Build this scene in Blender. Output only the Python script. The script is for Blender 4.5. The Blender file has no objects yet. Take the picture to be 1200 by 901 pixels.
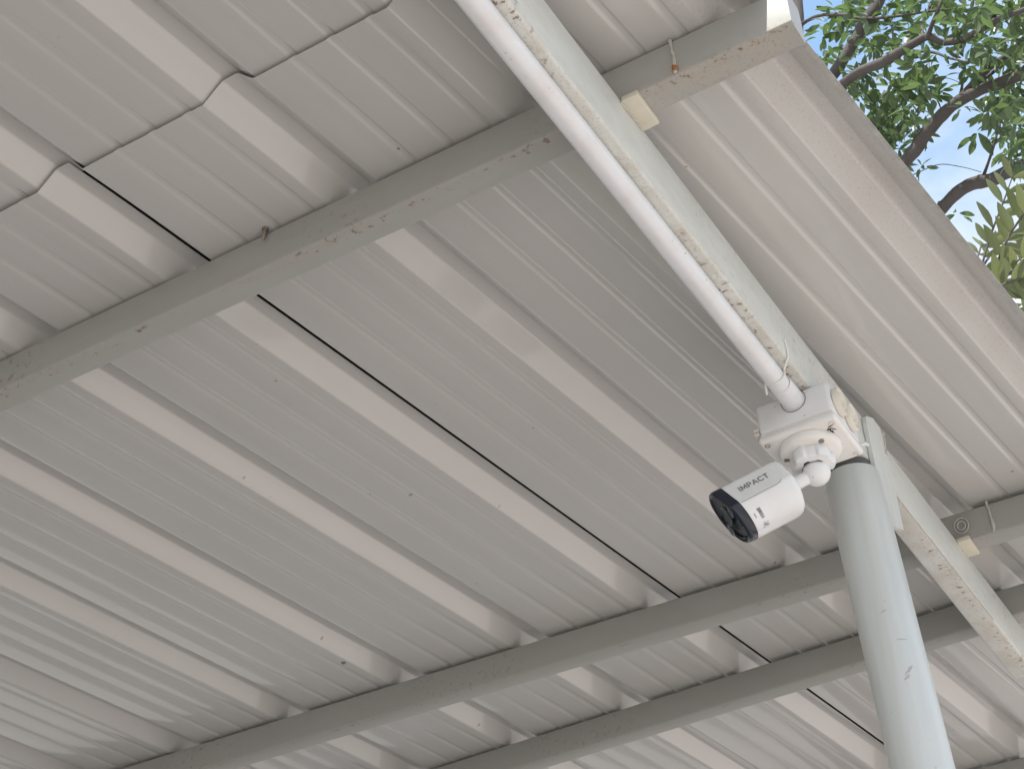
import bpy, math, random
from mathutils import Vector, Matrix, noise
random.seed(7)
sc = bpy.context.scene
EYE = 1.5                                   # eye height above the ground
V = lambda x, y, z: Vector((x, y, z + EYE))  # points below are measured from the eye

# ------------------------------------------------------------------ camera
CAM_R = ((0.8531, 0.5202, -0.0399), (-0.3433, 0.5022, -0.7937), (-0.3928, 0.6908, 0.6070))
FPX = 1910.0
cd = bpy.data.cameras.new('camera')
cam = bpy.data.objects.new('camera', cd)
sc.collection.objects.link(cam)
r, d, f = [Vector(v).normalized() for v in CAM_R]
cam.matrix_world = Matrix(((r.x, -d.x, -f.x, 0), (r.y, -d.y, -f.y, 0), (r.z, -d.z, -f.z, EYE), (0, 0, 0, 1)))
cd.sensor_width = 36.0
cd.lens = FPX / 1200 * 36
cd.clip_start = 0.02
cd.clip_end = 2000
sc.camera = cam

# ------------------------------------------------------------------ sky and sun
SUN_EL, SUN_AZ_X, SUN_AZ_Y = 58, 0.16, -1.0     # towards the sun: behind the camera
w = bpy.data.worlds.new('World'); sc.world = w; w.use_nodes = True
nt = w.node_tree; N = nt.nodes; L = nt.links
for n in list(N): N.remove(n)
out = N.new('ShaderNodeOutputWorld'); bg = N.new('ShaderNodeBackground')
sky = N.new('ShaderNodeTexSky'); sky.sky_type = 'NISHITA'; sky.sun_disc = False
sky.sun_elevation = math.radians(SUN_EL)
sky.sun_rotation = math.atan2(SUN_AZ_X, SUN_AZ_Y)
sky.air_density = 1.0; sky.dust_density = 1.6; sky.ozone_density = 0.5
tc = N.new('ShaderNodeTexCoord'); mp = N.new('ShaderNodeMapping'); mp.inputs['Scale'].default_value = (1.0, 1.0, 1.9)
mp.inputs['Location'].default_value = (0.35, 0.1, 0.42)
no = N.new('ShaderNodeTexNoise'); no.inputs['Scale'].default_value = 3.4; no.inputs['Detail'].default_value = 7; no.inputs['Roughness'].default_value = 0.55
cr = N.new('ShaderNodeValToRGB'); cr.color_ramp.elements[0].position = 0.44; cr.color_ramp.elements[1].position = 0.68
mx = N.new('ShaderNodeMix'); mx.data_type = 'RGBA'
mx.inputs['B'].default_value = (3.3, 3.5, 3.7, 1)
L.new(tc.outputs['Generated'], mp.inputs['Vector']); L.new(mp.outputs['Vector'], no.inputs['Vector'])
sx = N.new('ShaderNodeSeparateXYZ'); L.new(tc.outputs['Generated'], sx.inputs[0])
mr = N.new('ShaderNodeMapRange'); mr.inputs['From Min'].default_value = .63; mr.inputs['From Max'].default_value = .78
mr.inputs['To Min'].default_value = .17; mr.inputs['To Max'].default_value = -.16
L.new(sx.outputs['Z'], mr.inputs['Value'])
ad = N.new('ShaderNodeMath'); ad.operation = 'ADD'; L.new(no.outputs['Fac'], ad.inputs[0]); L.new(mr.outputs['Result'], ad.inputs[1])
hz = N.new('ShaderNodeMix'); hz.data_type = 'RGBA'; hz.inputs['Factor'].default_value = .45; hz.inputs['B'].default_value = (1.5, 2.5, 3.6, 1)
L.new(sky.outputs['Color'], hz.inputs['A'])
L.new(ad.outputs[0], cr.inputs['Fac']); L.new(cr.outputs['Color'], mx.inputs['Factor'])
L.new(hz.outputs['Result'], mx.inputs['A']); L.new(mx.outputs['Result'], bg.inputs['Color'])
bg.inputs['Strength'].default_value = 0.15
L.new(bg.outputs['Background'], out.inputs['Surface'])

sd = bpy.data.lights.new('sun', 'SUN'); sd.energy = 4.2; sd.angle = math.radians(0.5); sd.color = (1.0, 0.955, 0.895)
sun = bpy.data.objects.new('sun', sd); sc.collection.objects.link(sun)
az = Vector((SUN_AZ_X, SUN_AZ_Y, 0)).normalized()
to_sun = az * math.cos(math.radians(SUN_EL)) + Vector((0, 0, math.sin(math.radians(SUN_EL))))
sun.rotation_euler = to_sun.to_track_quat('Z', 'Y').to_euler()
sun.location = to_sun * 20

vs = sc.view_settings
vs.view_transform = 'Standard'; vs.look = 'None'; vs.gamma = 1; vs.exposure = 1.1; vs.use_curve_mapping = False
sc.render.engine = 'CYCLES'
sc.cycles.max_bounces = 8; sc.cycles.diffuse_bounces = 5
sc.cycles.use_denoising = True

# ------------------------------------------------------------------ helpers
class MB:
    """collects shapes in eye-centred coordinates, links them as ONE mesh object"""
    def __init__(s): s.v = []; s.f = []; s.uv = {}; s.mi = []
    def quadface(s, pts, m=0):
        b = len(s.v); s.v += [Vector(p) for p in pts]; s.f.append(list(range(b, b + len(pts)))); s.mi.append(m)
    def box(s, lo, hi, M=None, bev=0.0):
        M = M or Matrix.Identity(4)
        c = (Vector(lo) + Vector(hi)) / 2; h = (Vector(hi) - Vector(lo)) / 2
        b = len(s.v)
        if bev <= 0:
            for x in (-1, 1):
                for y in (-1, 1):
                    for z in (-1, 1): s.v.append(M @ (c + Vector((x * h.x, y * h.y, z * h.z))))
            for q in ((0, 1, 3, 2), (4, 6, 7, 5), (0, 4, 5, 1), (2, 3, 7, 6), (0, 2, 6, 4), (1, 5, 7, 3)):
                s.f.append([b + i for i in q]); s.mi.append(0)
            return
        s.rbox(c, h, M, bev)
    def rbox(s, c, h, M, bev, seg=3):
        # rounded box: a subdivided cube whose corners are spheres of radius bev
        import bmesh
        bm = bmesh.new(); bmesh.ops.create_cube(bm, size=2)
        for v in bm.verts: v.co = Vector((v.co.x * h.x, v.co.y * h.y, v.co.z * h.z))
        bmesh.ops.bevel(bm, geom=list(bm.edges) + list(bm.verts), offset=bev, segments=seg, profile=0.5, affect='EDGES')
        s.addbm(bm, M @ Matrix.Translation(c)); bm.free()
    def addbm(s, bm, M):
        b = len(s.v); bm.verts.ensure_lookup_table()
        for v in bm.verts: s.v.append(M @ v.co)
        for f in bm.faces: s.f.append([b + v.index for v in f.verts]); s.mi.append(0)
    def lathe(s, prof, M=None, n=32, lobes=None, closed=False):
        """prof: (radius, z) pairs revolved about local z"""
        M = M or Matrix.Identity(4); b = len(s.v)
        for (rr, z) in prof:
            for i in range(n):
                a = 2 * math.pi * i / n; k = rr * (lobes(a, z) if lobes else 1)
                s.v.append(M @ Vector((k * math.cos(a), k * math.sin(a), z)))
        for j in range(len(prof) - 1):
            for i in range(n):
                i2 = (i + 1) % n
                s.f.append([b + j * n + i, b + j * n + i2, b + (j + 1) * n + i2, b + (j + 1) * n + i]); s.mi.append(0)
    def tube(s, pts, rad, n=8, cap=True):
        pts = [Vector(p) for p in pts]; b = len(s.v); up = None
        for i, p in enumerate(pts):
            t = (pts[min(i + 1, len(pts) - 1)] - pts[max(i - 1, 0)]).normalized()
            if up is None: up = t.orthogonal().normalized()
            up = (up - t * up.dot(t)).normalized(); si = t.cross(up)
            rr = rad[i] if isinstance(rad, (list, tuple)) else rad
            for k in range(n):
                a = 2 * math.pi * k / n
                s.v.append(p + (up * math.cos(a) + si * math.sin(a)) * rr)
        for j in range(len(pts) - 1):
            for k in range(n):
                k2 = (k + 1) % n
                s.f.append([b + j * n + k, b + j * n + k2, b + (j + 1) * n + k2, b + (j + 1) * n + k]); s.mi.append(0)
        if cap:
            s.f.append([b + k for k in reversed(range(n))]); s.mi.append(0)
            e = b + (len(pts) - 1) * n
            s.f.append([e + k for k in range(n)]); s.mi.append(0)
    def build(s, name, mats, parent=None, origin=None, smooth=False, angle=40, world=False):
        off = Vector((0, 0, 0 if world else EYE))
        if parent is not None: org = Vector(parent['_o'])
        else: org = Vector(origin) if origin is not None else Vector((0, 0, 0))
        me = bpy.data.meshes.new(name)
        me.from_pydata([v + off - org for v in s.v], [], s.f)
        for m in (mats if isinstance(mats, (list, tuple)) else [mats]): me.materials.append(m)
        me.polygons.foreach_set('material_index', s.mi)
        me.validate(); me.update()
        if smooth:
            me.polygons.foreach_set('use_smooth', [True] * len(me.polygons))
            me.set_sharp_from_angle(angle=math.radians(angle))
        o = bpy.data.objects.new(name, me); sc.collection.objects.link(o)
        o['_o'] = tuple(org)
        if parent is not None: o.parent = parent
        else: o.location = org
        return o

def tag(o, label=None, cat=None, group=None, kind=None):
    for k, v in (('label', label), ('category', cat), ('group', group), ('kind', kind)):
        if v: o[k] = v
    return o
def thing(name, loc, label, cat, group=None):
    o = bpy.data.objects.new(name, None); sc.collection.objects.link(o)
    o.location = loc; o['_o'] = tuple(loc); o.empty_display_size = 0.05
    return tag(o, label, cat, group)
def frame(origin, zdir, xhint=(1, 0, 0)):
    z = Vector(zdir).normalized(); x = Vector(xhint); x = (x - z * x.dot(z)).normalized(); y = z.cross(x)
    return Matrix(((x.x, y.x, z.x, origin[0]), (x.y, y.y, z.y, origin[1]), (x.z, y.z, z.z, origin[2]), (0, 0, 0, 1)))
def at(u, v, Y):
    """point at distance Y along the beams, seen at (u, v) of the 1200 px photograph"""
    q = r * ((u - 600) / FPX) + d * ((v - 450.5) / FPX) + f
    return q * (Y / q.y)

# ------------------------------------------------------------------ materials
class NT:
    def __init__(s, name):
        s.m = bpy.data.materials.new(name); s.m.use_nodes = True
        s.t = s.m.node_tree; s.N = s.t.nodes
        s.b = s.N['Principled BSDF']
    def n(s, kind, **kw):
        x = s.N.new('ShaderNode' + kind)
        for k, v in kw.items():
            if k in x.inputs: x.inputs[k].default_value = v
            else: setattr(x, k, v)
        return x
    def l(s, a, b): s.t.links.new(a, b)
    def coord(s, which='Object', scale=(1, 1, 1), loc=(0, 0, 0)):
        t = s.n('TexCoord'); m = s.n('Mapping'); m.inputs['Scale'].default_value = scale; m.inputs['Location'].default_value = loc
        s.l(t.outputs[which], m.inputs['Vector']); return m.outputs['Vector']
    def noise(s, vec, scale, detail=4, rough=0.55):
        x = s.n('TexNoise'); x.inputs['Scale'].default_value = scale; x.inputs['Detail'].default_value = detail; x.inputs['Roughness'].default_value = rough
        s.l(vec, x.inputs['Vector']); return x.outputs['Fac']
    def ramp(s, fac, a, b, ca=(0, 0, 0, 1), cb=(1, 1, 1, 1)):
        x = s.n('ValToRGB'); e = x.color_ramp.elements
        e[0].position = a; e[1].position = b; e[0].color = ca; e[1].color = cb
        s.l(fac, x.inputs['Fac']); return x.outputs['Color']
    def mix(s, fac, a, b, mode='MIX'):
        x = s.n('Mix', data_type='RGBA', blend_type=mode)
        for sock, val in (('Factor', fac), ('A', a), ('B', b)):
            if hasattr(val, 'is_output'): s.l(val, x.inputs[sock])
            else: x.inputs[sock].default_value = val if sock != 'Factor' else val
        return x.outputs['Result']
    def math(s, op, a, b=None):
        x = s.n('Math', operation=op)
        for i, val in enumerate((a, b)):
            if val is None: continue
            if hasattr(val, 'is_output'): s.l(val, x.inputs[i])
            else: x.inputs[i].default_value = val
        return x.outputs[0]
    def spots(s, vec, scale, lo, hi, keep):
        """small irregular specks: voronoi cells, only some of which carry one"""
        v = s.n('TexVoronoi'); v.inputs['Scale'].default_value = scale; v.inputs['Randomness'].default_value = 1
        s.l(vec, v.inputs['Vector'])
        nz = s.noise(vec, scale * 3, 3)
        sep = s.n('SeparateColor'); s.l(v.outputs['Color'], sep.inputs[0])
        size = s.math('MULTIPLY', s.ramp(sep.outputs[0], keep, 1.0), hi)
        wob = s.math('MULTIPLY', s.math('MULTIPLY', s.math('SUBTRACT', nz, 0.5), size), 2.5)
        m = s.math('LESS_THAN', s.math('ADD', v.outputs['Distance'], wob), size)
        return s.math('MULTIPLY', m, s.ramp(sep.outputs[1], 0.0, 0.8, (.35, .35, .35, 1)))
    def bump(s, h, strength, dist=0.002):
        b = s.n('Bump'); b.inputs['Strength'].default_value = strength; b.inputs['Distance'].default_value = dist
        s.l(h, b.inputs['Height']); s.l(b.outputs['Normal'], s.b.inputs['Normal'])
    def done(s, col=None, rough=0.5, spec=0.5, metal=0):
        if col is not None:
            if hasattr(col, 'is_output'): s.l(col, s.b.inputs['Base Color'])
            else: s.b.inputs['Base Color'].default_value = col
        if hasattr(rough, 'is_output'): s.l(rough, s.b.inputs['Roughness'])
        else: s.b.inputs['Roughness'].default_value = rough
        s.b.inputs['Specular IOR Level'].default_value = spec
        s.b.inputs['Metallic'].default_value = metal
        return s.m

def C(*c): return (*c, 1)

def mat_sheet():
    s = NT('coated_roof_sheet')
    uv = s.coord('UV')
    base = s.mix(s.noise(uv, 3.5, 4), C(.43, .425, .408), C(.49, .485, .468))
    streak = s.noise(s.coord('UV', (70, 1.2, 1)), 1.0, 4)
    base = s.mix(s.math('MULTIPLY', s.ramp(streak, .45, .75), .22), base, C(.40, .375, .35))
    # grime that gathers along the outer rim of the sheet
    sep = s.n('SeparateXYZ'); s.l(uv, sep.inputs[0])
    rim = s.ramp(sep.outputs['X'], .598, .618)        # uv.x = s + 1: rim at 0.614
    g = s.noise(uv, 38, 5, .7)
    rimm = s.math('MULTIPLY', rim, s.ramp(s.math('ADD', g, s.math('MULTIPLY', rim, .30)), .45, .95))
    base = s.mix(s.math('MULTIPLY', rimm, .8), base, C(.13, .115, .10))
    # dust film in a band below the rim
    zone = s.math('MULTIPLY', s.ramp(sep.outputs['X'], .50, .56), s.ramp(s.noise(uv, 9, 5), .42, .62))
    base = s.mix(s.math('MULTIPLY', zone, .16), base, C(.38, .34, .29))
    fine = s.math('MULTIPLY', s.ramp(sep.outputs['X'], .50, .57), s.ramp(s.noise(uv, 260, 3, .7), .55, .70))
    base = s.mix(s.math('MULTIPLY', fine, .42), base, C(.19, .165, .14))
    sp = s.spots(uv, 26, 0, .060, .62)
    base = s.mix(s.math('MULTIPLY', sp, .75), base, C(.12, .085, .06))
    sp2 = s.spots(uv, 75, 0, .10, .80)
    base = s.mix(s.math('MULTIPLY', sp2, .35), base, C(.20, .15, .11))
    s.bump(s.math('ADD', s.noise(s.coord('UV', (55, .9, 1)), 1.0, 3), s.math('MULTIPLY', s.noise(s.coord('UV', (260, 1.3, 1)), 1.0, 2), .22)), .10, .002)
    s.b.inputs['Coat Weight'].default_value = .65
    s.b.inputs['Coat Roughness'].default_value = .07
    s.b.inputs['Coat IOR'].default_value = 1.55
    return s.done(base, .35, .5)

def mat_paint(name, a, b, rough=.45, rust=0.0, edge=None, speck=.5, dirt=C(.28, .25, .20), dusty=False):
    """painted steel; rust = strength of spots, gathered along local line edge=(axis, at, width)"""
    s = NT(name); o = s.coord('Object')
    col = s.mix(s.noise(o, 7, 5), a, b)
    brush = s.noise(s.coord('Object', (55, 55, 4) if edge is None else (60, 14, 60) if edge[0] == 'x' else (14, 60, 60)), 1.0, 4)
    col = s.mix(s.math('MULTIPLY', s.ramp(brush, .40, .75), .18), col, dirt)
    col = s.mix(s.math('MULTIPLY', s.ramp(s.noise(o, 30, 6, .7), .58, .78), .35 * speck), col, dirt)
    sp = s.spots(o, 60, 0, .12, .6)
    col = s.mix(s.math('MULTIPLY', sp, speck), col, C(.16, .11, .07))
    h = s.noise(o, 45, 4)
    if dusty:
        sx = s.n('SeparateXYZ'); s.l(o, sx.inputs[0])
        low = s.ramp(sx.outputs['Z'], .0, .006 if dusty == 'z' else .010, (1, 1, 1, 1), (0, 0, 0, 1))
        zone = low if dusty == 'z' else s.math('MULTIPLY', s.ramp(s.math('ADD', sx.outputs['X'], 1.0), .78, .88), low)
        film = s.math('MULTIPLY', zone, s.ramp(s.noise(o, 22, 5, .65), .35, .65))
        col = s.mix(s.math('MULTIPLY', film, .5), col, C(.42, .375, .31))
        grit = s.math('MULTIPLY', zone, s.ramp(s.noise(o, 330, 3, .7), .56, .70))
        col = s.mix(s.math('MULTIPLY', grit, .5), col, C(.16, .12, .09))
    if rust:
        sep = s.n('SeparateXYZ'); s.l(o, sep.inputs[0])
        ax, p0, wd = edge
        dist = s.math('ABSOLUTE', s.math('SUBTRACT', sep.outputs[ax.upper()], p0))
        near = s.ramp(dist, 0.0, wd, (1, 1, 1, 1), (0, 0, 0, 1))
        stretch = s.ramp(s.noise(o, 2.2, 2), .40, .60)
        near = s.math('MULTIPLY', near, s.math('ADD', s.math('MULTIPLY', stretch, .8), .2))
        halo = s.math('MULTIPLY', near, s.ramp(s.noise(o, 55, 5, .65), .45, .68))
        col = s.mix(s.math('MULTIPLY', halo, .55 * rust), col, C(.36, .25, .14))
        r1 = s.math('MULTIPLY', s.ramp(near, .25, .5), s.ramp(s.noise(o, 110, 4, .6), .57, .64))
        col = s.mix(s.math('MULTIPLY', r1, rust), col, C(.13, .075, .045))
        h = s.math('ADD', h, s.math('MULTIPLY', r1, .8))
    s.bump(h, .22, .0015)
    return s.done(col, rough, .45)

M_SHEET = mat_sheet()
M_PURLIN = mat_paint('grey_painted_purlin_steel', C(.325, .33, .312), C(.35, .355, .337), .42, .7, ('y', .006, .012), .15, dusty=True)
M_PURLIN2 = mat_paint('grey_painted_purlin_steel_clean', C(.29, .295, .28), C(.315, .32, .305), .42, .4, ('y', .005, .010), .12)
M_BEAM = mat_paint('pale_painted_beam_steel', C(.58, .605, .58), C(.62, .64, .615), .42, .8, ('x', -.010, .016), .2, dusty='z')
M_POST = mat_paint('pale_blue_grey_post_paint', C(.60, .635, .62), C(.62, .65, .637), .36, 0, None, .2)
M_CLEAT = mat_paint('yellowed_cleat_paint', C(.58, .55, .46), C(.52, .49, .40), .55, 0, None, .6)
M_WELD = mat_paint('rough_weld_paint', C(.50, .49, .45), C(.40, .37, .32), .6, 0, None, 1.0)

def plain(name, col, rough=.4, spec=.5, metal=0, var=.06, nscale=40, bump=.0):
    s = NT(name); o = s.coord('Object'); n_ = s.noise(o, nscale, 4)
    a = C(*[max(0, c * (1 - var)) for c in col]); b = C(*[min(1, c * (1 + var)) for c in col])
    if bump: s.bump(s.noise(o, nscale * 4, 3), bump, .0008)
    return s.done(s.mix(n_, a, b), rough, spec, metal)

def mat_plastic(name, col, dirtcol, amount, rough=.35):
    s = NT(name); o = s.coord('Object')
    c = s.mix(s.noise(o, 25, 3), C(*col), C(*[x * .93 for x in col]))
    c = s.mix(s.math('MULTIPLY', s.ramp(s.noise(o, 18, 6, .65), .48, .75), amount), c, C(*dirtcol))
    c = s.mix(s.math('MULTIPLY', s.spots(o, 90, 0, .14, .6), .5), c, C(.25, .16, .09))
    s.bump(s.noise(o, 160, 3), .06, .0006)
    return s.done(c, rough, .5)
M_PIPE = mat_plastic('white_pvc_conduit', (.70, .71, .73), (.50, .42, .33), .35, .32)
M_BOX = mat_plastic('white_box_plastic', (.70, .71, .72), (.53, .48, .40), .25, .36)
M_LID = mat_plastic('white_lid_plastic', (.74, .73, .71), (.58, .50, .40), .30, .36)
M_CREAM = mat_plastic('yellowed_plug_plastic', (.67, .64, .56), (.52, .44, .35), .3, .4)
M_CAMW = mat_plastic('white_camera_plastic', (.74, .75, .755), (.60, .56, .50), .22, .32)
M_GLASS = plain('dark_front_glass', (.014, .020, .032), .28, .5)
M_GLASS2 = plain('dark_lens_ring', (.020, .027, .038), .32, .4)
M_IR = plain('smoked_window', (.030, .040, .055), .25, .5)
M_SEAM = plain('panel_seam_shadowless_grey', (.36, .36, .37), .5)
M_PRINT = plain('grey_lettering_ink', (.17, .175, .19), .5)
M_INK = plain('black_marker_ink', (.03, .025, .03), .6)
M_STICK = plain('label_paper', (.79, .79, .785), .4)
M_SCREW = plain('screw_steel', (.30, .27, .23), .4, .5, .7, .3, 300)
M_TIE = plain('nylon_cable_tie', (.72, .72, .70), .35)
M_DARK = plain('dark_gap_fill', (.10, .10, .10), .7)

def scuffed(m):
    t = m.node_tree; N_ = t.nodes; b_ = N_['Principled BSDF']; src = b_.inputs['Base Color'].links[0].from_socket
    tc_ = N_.new('ShaderNodeTexCoord'); mp_ = N_.new('ShaderNodeMapping'); mp_.inputs['Scale'].default_value = (9, 9, 5); t.links.new(tc_.outputs['Object'], mp_.inputs['Vector'])
    n1 = N_.new('ShaderNodeTexNoise'); n1.inputs['Scale'].default_value = 2.2; n1.inputs['Detail'].default_value = 8; n1.inputs['Roughness'].default_value = .7; t.links.new(mp_.outputs['Vector'], n1.inputs['Vector'])
    r_ = N_.new('ShaderNodeValToRGB'); r_.color_ramp.elements[0].position = .66; r_.color_ramp.elements[1].position = .72; t.links.new(n1.outputs['Fac'], r_.inputs['Fac'])
    x_ = N_.new('ShaderNodeMix'); x_.data_type = 'RGBA'; x_.inputs['B'].default_value = (.38, .34, .32, 1)
    m_ = N_.new('ShaderNodeMath'); m_.operation = 'MULTIPLY'; m_.inputs[1].default_value = .45; t.links.new(r_.outputs['Color'], m_.inputs[0])
    t.links.new(m_.outputs[0], x_.inputs['Factor']); t.links.new(src, x_.inputs['A']); t.links.new(x_.outputs['Result'], b_.inputs['Base Color'])
scuffed(M_POST)

# ------------------------------------------------------------------ ground
def mat_ground():
    s = NT('pale_bounce_concrete'); o = s.coord('Object')
    c = s.mix(s.noise(o, .6, 6), C(.41, .37, .345), C(.50, .455, .425))
    c = s.mix(s.math('MULTIPLY', s.ramp(s.noise(o, 3, 6, .65), .5, .7), .4), c, C(.25, .22, .19))
    s.bump(s.noise(o, 60, 4), .3, .004)
    return s.done(c, .85, .3)
g = MB(); g.quadface([(-400, -400, 0), (400, -400, 0), (400, 400, 0), (-400, 400, 0)])
tag(g.build('ground', plain('dry_earth', (.25, .237, .22), .9, .2, 0, .2, 2), world=True), kind='structure')
g = MB(); g.quadface([(-.55, -40, .008), (3.4, -40, .008), (3.4, 40, .008), (-.55, 40, .008)])  # unseen paved strip, added for the light it bounces onto the overhang
tag(g.build('bounce_pavement', mat_ground(), world=True), kind='structure')
g = MB(); g.quadface([(-6.3, -6.5, .004), (-.55, -6.5, .004), (-.55, 7.2, .004), (-6.3, 7.2, .004)])  # unseen ground under the roof, added and toned to set the bounce inside
tag(g.build('bounce_driveway', plain('pale_bounce_ground', (.30, .286, .268), .9, .2, 0, .25, 2), world=True), kind='structure')

# ------------------------------------------------------------------ the carport
T = 0.09677                 # the ribs run slightly askew to the purlins
CS = 0.99535
ROOF_Z = 1.281
carport = thing('carport', (-.4788, 1.6985, 0), 'open steel carport with ribbed roof sheets on grey purlins and a round post', 'carport')

PITCH, FOOT, H = .2335, -1.092, .023
def profile(s0, s1):
    """(s, z) of the ribbed sheet between two places, corners eased"""
    pts = []
    k0 = math.floor((s0 - FOOT) / PITCH) - 1; k1 = math.ceil((s1 - FOOT) / PITCH) + 1
    for k in range(k0, k1):
        p = FOOT + k * PITCH
        pts.append((p, 0))
        for b in (.0445, .0920, .1395):
            pts += [(p + b, 0), (p + b + .0042, .0014), (p + b + .0095, .0014), (p + b + .0120, 0)]
        pts += [(p + .1675, 0), (p + .1915, H), (p + .2110, H)]
    ease = []
    for i in range(1, len(pts) - 1):
        a, b, c = (Vector((*q, 0)) for q in pts[i - 1:i + 2])
        e = min(.0022, .3 * (a - b).length, .3 * (c - b).length)
        p1 = b + (a - b).normalized() * e; p2 = b + (c - b).normalized() * e
        ease += [(p1.x, p1.y), tuple(((p1 + p2) / 2 * .5 + b * .5)[:2]), (p2.x, p2.y)]
    res = []
    for i, (s, z) in enumerate(ease):
        if s0 <= s <= s1: res.append((s, z))
    def lerp(s):
        for (a, za), (b, zb) in zip(ease, ease[1:]):
            if a <= s <= b: return (s, za + (zb - za) * (s - a) / max(1e-9, b - a))
    return [lerp(s0)] + res + [lerp(s1)]

def roof_sheet(s0, s1, y0, y1, z0, seed, lip0=0.0, lap=None):
    prof = profile(s0, s1); n = len(prof)
    ys = [y0]
    while ys[-1] < y1: ys.append(min(y1, ys[-1] + (.045 if .3 < ys[-1] < 3.2 else .3)))
    rows = len(ys) - 1
    mb = MB(); uvs = []
    th = .0008
    for layer in (0, 1):
        for j in range(rows + 1):
            y = ys[j]
            for (s, z) in prof:
                wv = .0016 * noise.noise(Vector((s * 5 + seed, y * .7, seed))) + .0005 * noise.noise(Vector((s * 30, y * .8, seed + 3)))
                lip = -lip0 * max(0, 1 - (y - y0) / .12) ** 2
                sg = 0
                if lap is not None:
                    # the overlapping rib rides above the rib of its neighbour, the free edge springs open
                    t = (lap - s) / .023
                    sg = .011 * max(0, min(1, t)) * (.55 if y < .95 else .55 + .45 * min(1, (y - .95) / .9))
                mb.v.append(Vector((s / CS + T * y, y, ROOF_Z + z0 + z + wv + lip + sg + layer * th)))
                uvs.append((s + 1, y))
    R = (rows + 1) * n
    for j in range(rows):
        for i in range(n - 1):
            a = j * n + i
            mb.f.append([a, a + n, a + n + 1, a + 1]); mb.mi.append(0)
            mb.f.append([R + a, R + a + 1, R + a + n + 1, R + a + n]); mb.mi.append(0)
    for i in range(n - 1):
        mb.f.append([i, i + 1, R + i + 1, R + i]); mb.mi.append(0)
        a = rows * n + i
        mb.f.append([a, R + a, R + a + 1, a + 1]); mb.mi.append(0)
    for j in range(rows):
        a = j * n; mb.f.append([a, R + a, R + a + n, a + n]); mb.mi.append(0)
        a = j * n + n - 1; mb.f.append([a, a + n, R + a + n, R + a]); mb.mi.append(0)
    o = mb.build('roof_sheet', M_SHEET, carport)
    me = o.data; ul = me.uv_layers.new(name='UVMap')
    ul.data.foreach_set('uv', [c for lp in me.loops for c in uvs[lp.vertex_index]])
    me.polygons.foreach_set('use_smooth', [True] * len(me.polygons))
    me.set_sharp_from_angle(angle=math.radians(60))
    return o
W4 = 4 * PITCH
# far row, the front end of which lies under the near row; each sheet overlaps its left neighbour by one rib
def row(foot, count, y0, y1, z0, lip0, seed):
    hi = -.386
    for i in range(count):
        lo = foot - i * W4
        roof_sheet(lo - .070, hi, y0, y1, z0, seed + i * 2.7, lip0, lo)
        hi = lo - .0238
row(FOOT, 6, .863, 6.20, 0, .002, 1.3)
row(FOOT - 2 * PITCH, 6, -6.0, .95, .0035, 0, 11.3)

# black strip added in the far row's side laps, standing in for the gap's shade
M_STRIP = plain('black_lap_shade', (.012, .012, .013), .8, .1)
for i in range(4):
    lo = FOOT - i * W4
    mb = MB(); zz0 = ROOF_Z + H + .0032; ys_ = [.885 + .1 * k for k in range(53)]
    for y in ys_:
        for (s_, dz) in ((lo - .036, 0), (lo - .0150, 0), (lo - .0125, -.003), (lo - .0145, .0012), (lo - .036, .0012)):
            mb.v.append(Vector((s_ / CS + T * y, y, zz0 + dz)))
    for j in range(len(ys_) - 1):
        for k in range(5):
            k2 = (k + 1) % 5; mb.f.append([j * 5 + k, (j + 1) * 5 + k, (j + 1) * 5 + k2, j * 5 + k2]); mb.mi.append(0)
    mb.build('lap_gap_shade', M_STRIP, carport)

def purlin(x0, x1, y, yaw, z0, z1, mat, label=None, wd=.035):
    """box section along x with its near bottom corner line through (x0.., y)"""
    M = Matrix.Rotation(yaw, 4, 'Z')
    mb = MB(); n = 20
    xs = [x0 + (x1 - x0) * i / n for i in range(n + 1)]
    # outline in local y-z with eased corners
    e = .0035; hh = z1 - z0
    sec = []
    for (cy, cz, a0) in ((e, e, 180), (wd - e, e, 270), (wd - e, hh - e, 0), (e, hh - e, 90)):
        for k in range(4):
            a = math.radians(a0 + 30 * k); sec.append((cy + e * math.cos(a), cz + e * math.sin(a)))
    m = len(sec)
    for x in xs:
        dz = .0008 * math.sin(x * 3.1); dy = .0012 * math.sin(x * 2.3 + 1)
        for (a, b_) in sec: mb.v.append(Vector((x, a + dy, b_ + dz)))
    for j in range(n):
        for k in range(m):
            k2 = (k + 1) % m
            mb.f.append([j * m + k, j * m + k2, (j + 1) * m + k2, (j + 1) * m + k]); mb.mi.append(0)
    mb.f.append([k for k in reversed(range(m))]); mb.f.append([n * m + k for k in range(m)]); mb.mi += [0, 0]
    org = Vector((x1, y + math.tan(yaw) * x1, z0))
    for i, v in enumerate(mb.v): mb.v[i] = v - Vector((x1, 0, 0))
    me_o = mb.build('purlin', mat, None, (0, 0, 0), smooth=True, angle=35, world=True)
    me_o.parent = carport
    me_o.location = org + Vector((0, 0, EYE)) - Vector(carport['_o']); me_o.rotation_euler = (0, 0, yaw)
    me_o['_o'] = tuple(org)
    if label: me_o['label'] = label
    return me_o
GAP = .0035
P1 = purlin(-6.1, -.268, 1.0535, 0, 1.2255, ROOF_Z - .0035, M_PURLIN, 'nearest purlin with small rust spots and a sunlit end')
P2 = purlin(-6.1, -.170, 2.0985, math.radians(2.0), 1.2245, ROOF_Z - .006, M_PURLIN2)
P3 = purlin(-6.1, -.130, 2.3295, math.radians(-1.45), 1.2255, ROOF_Z - .006, M_PURLIN2)
P4 = purlin(-6.1, -.080, 2.985, 0, 1.2255, ROOF_Z - .006, M_PURLIN2)

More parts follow.
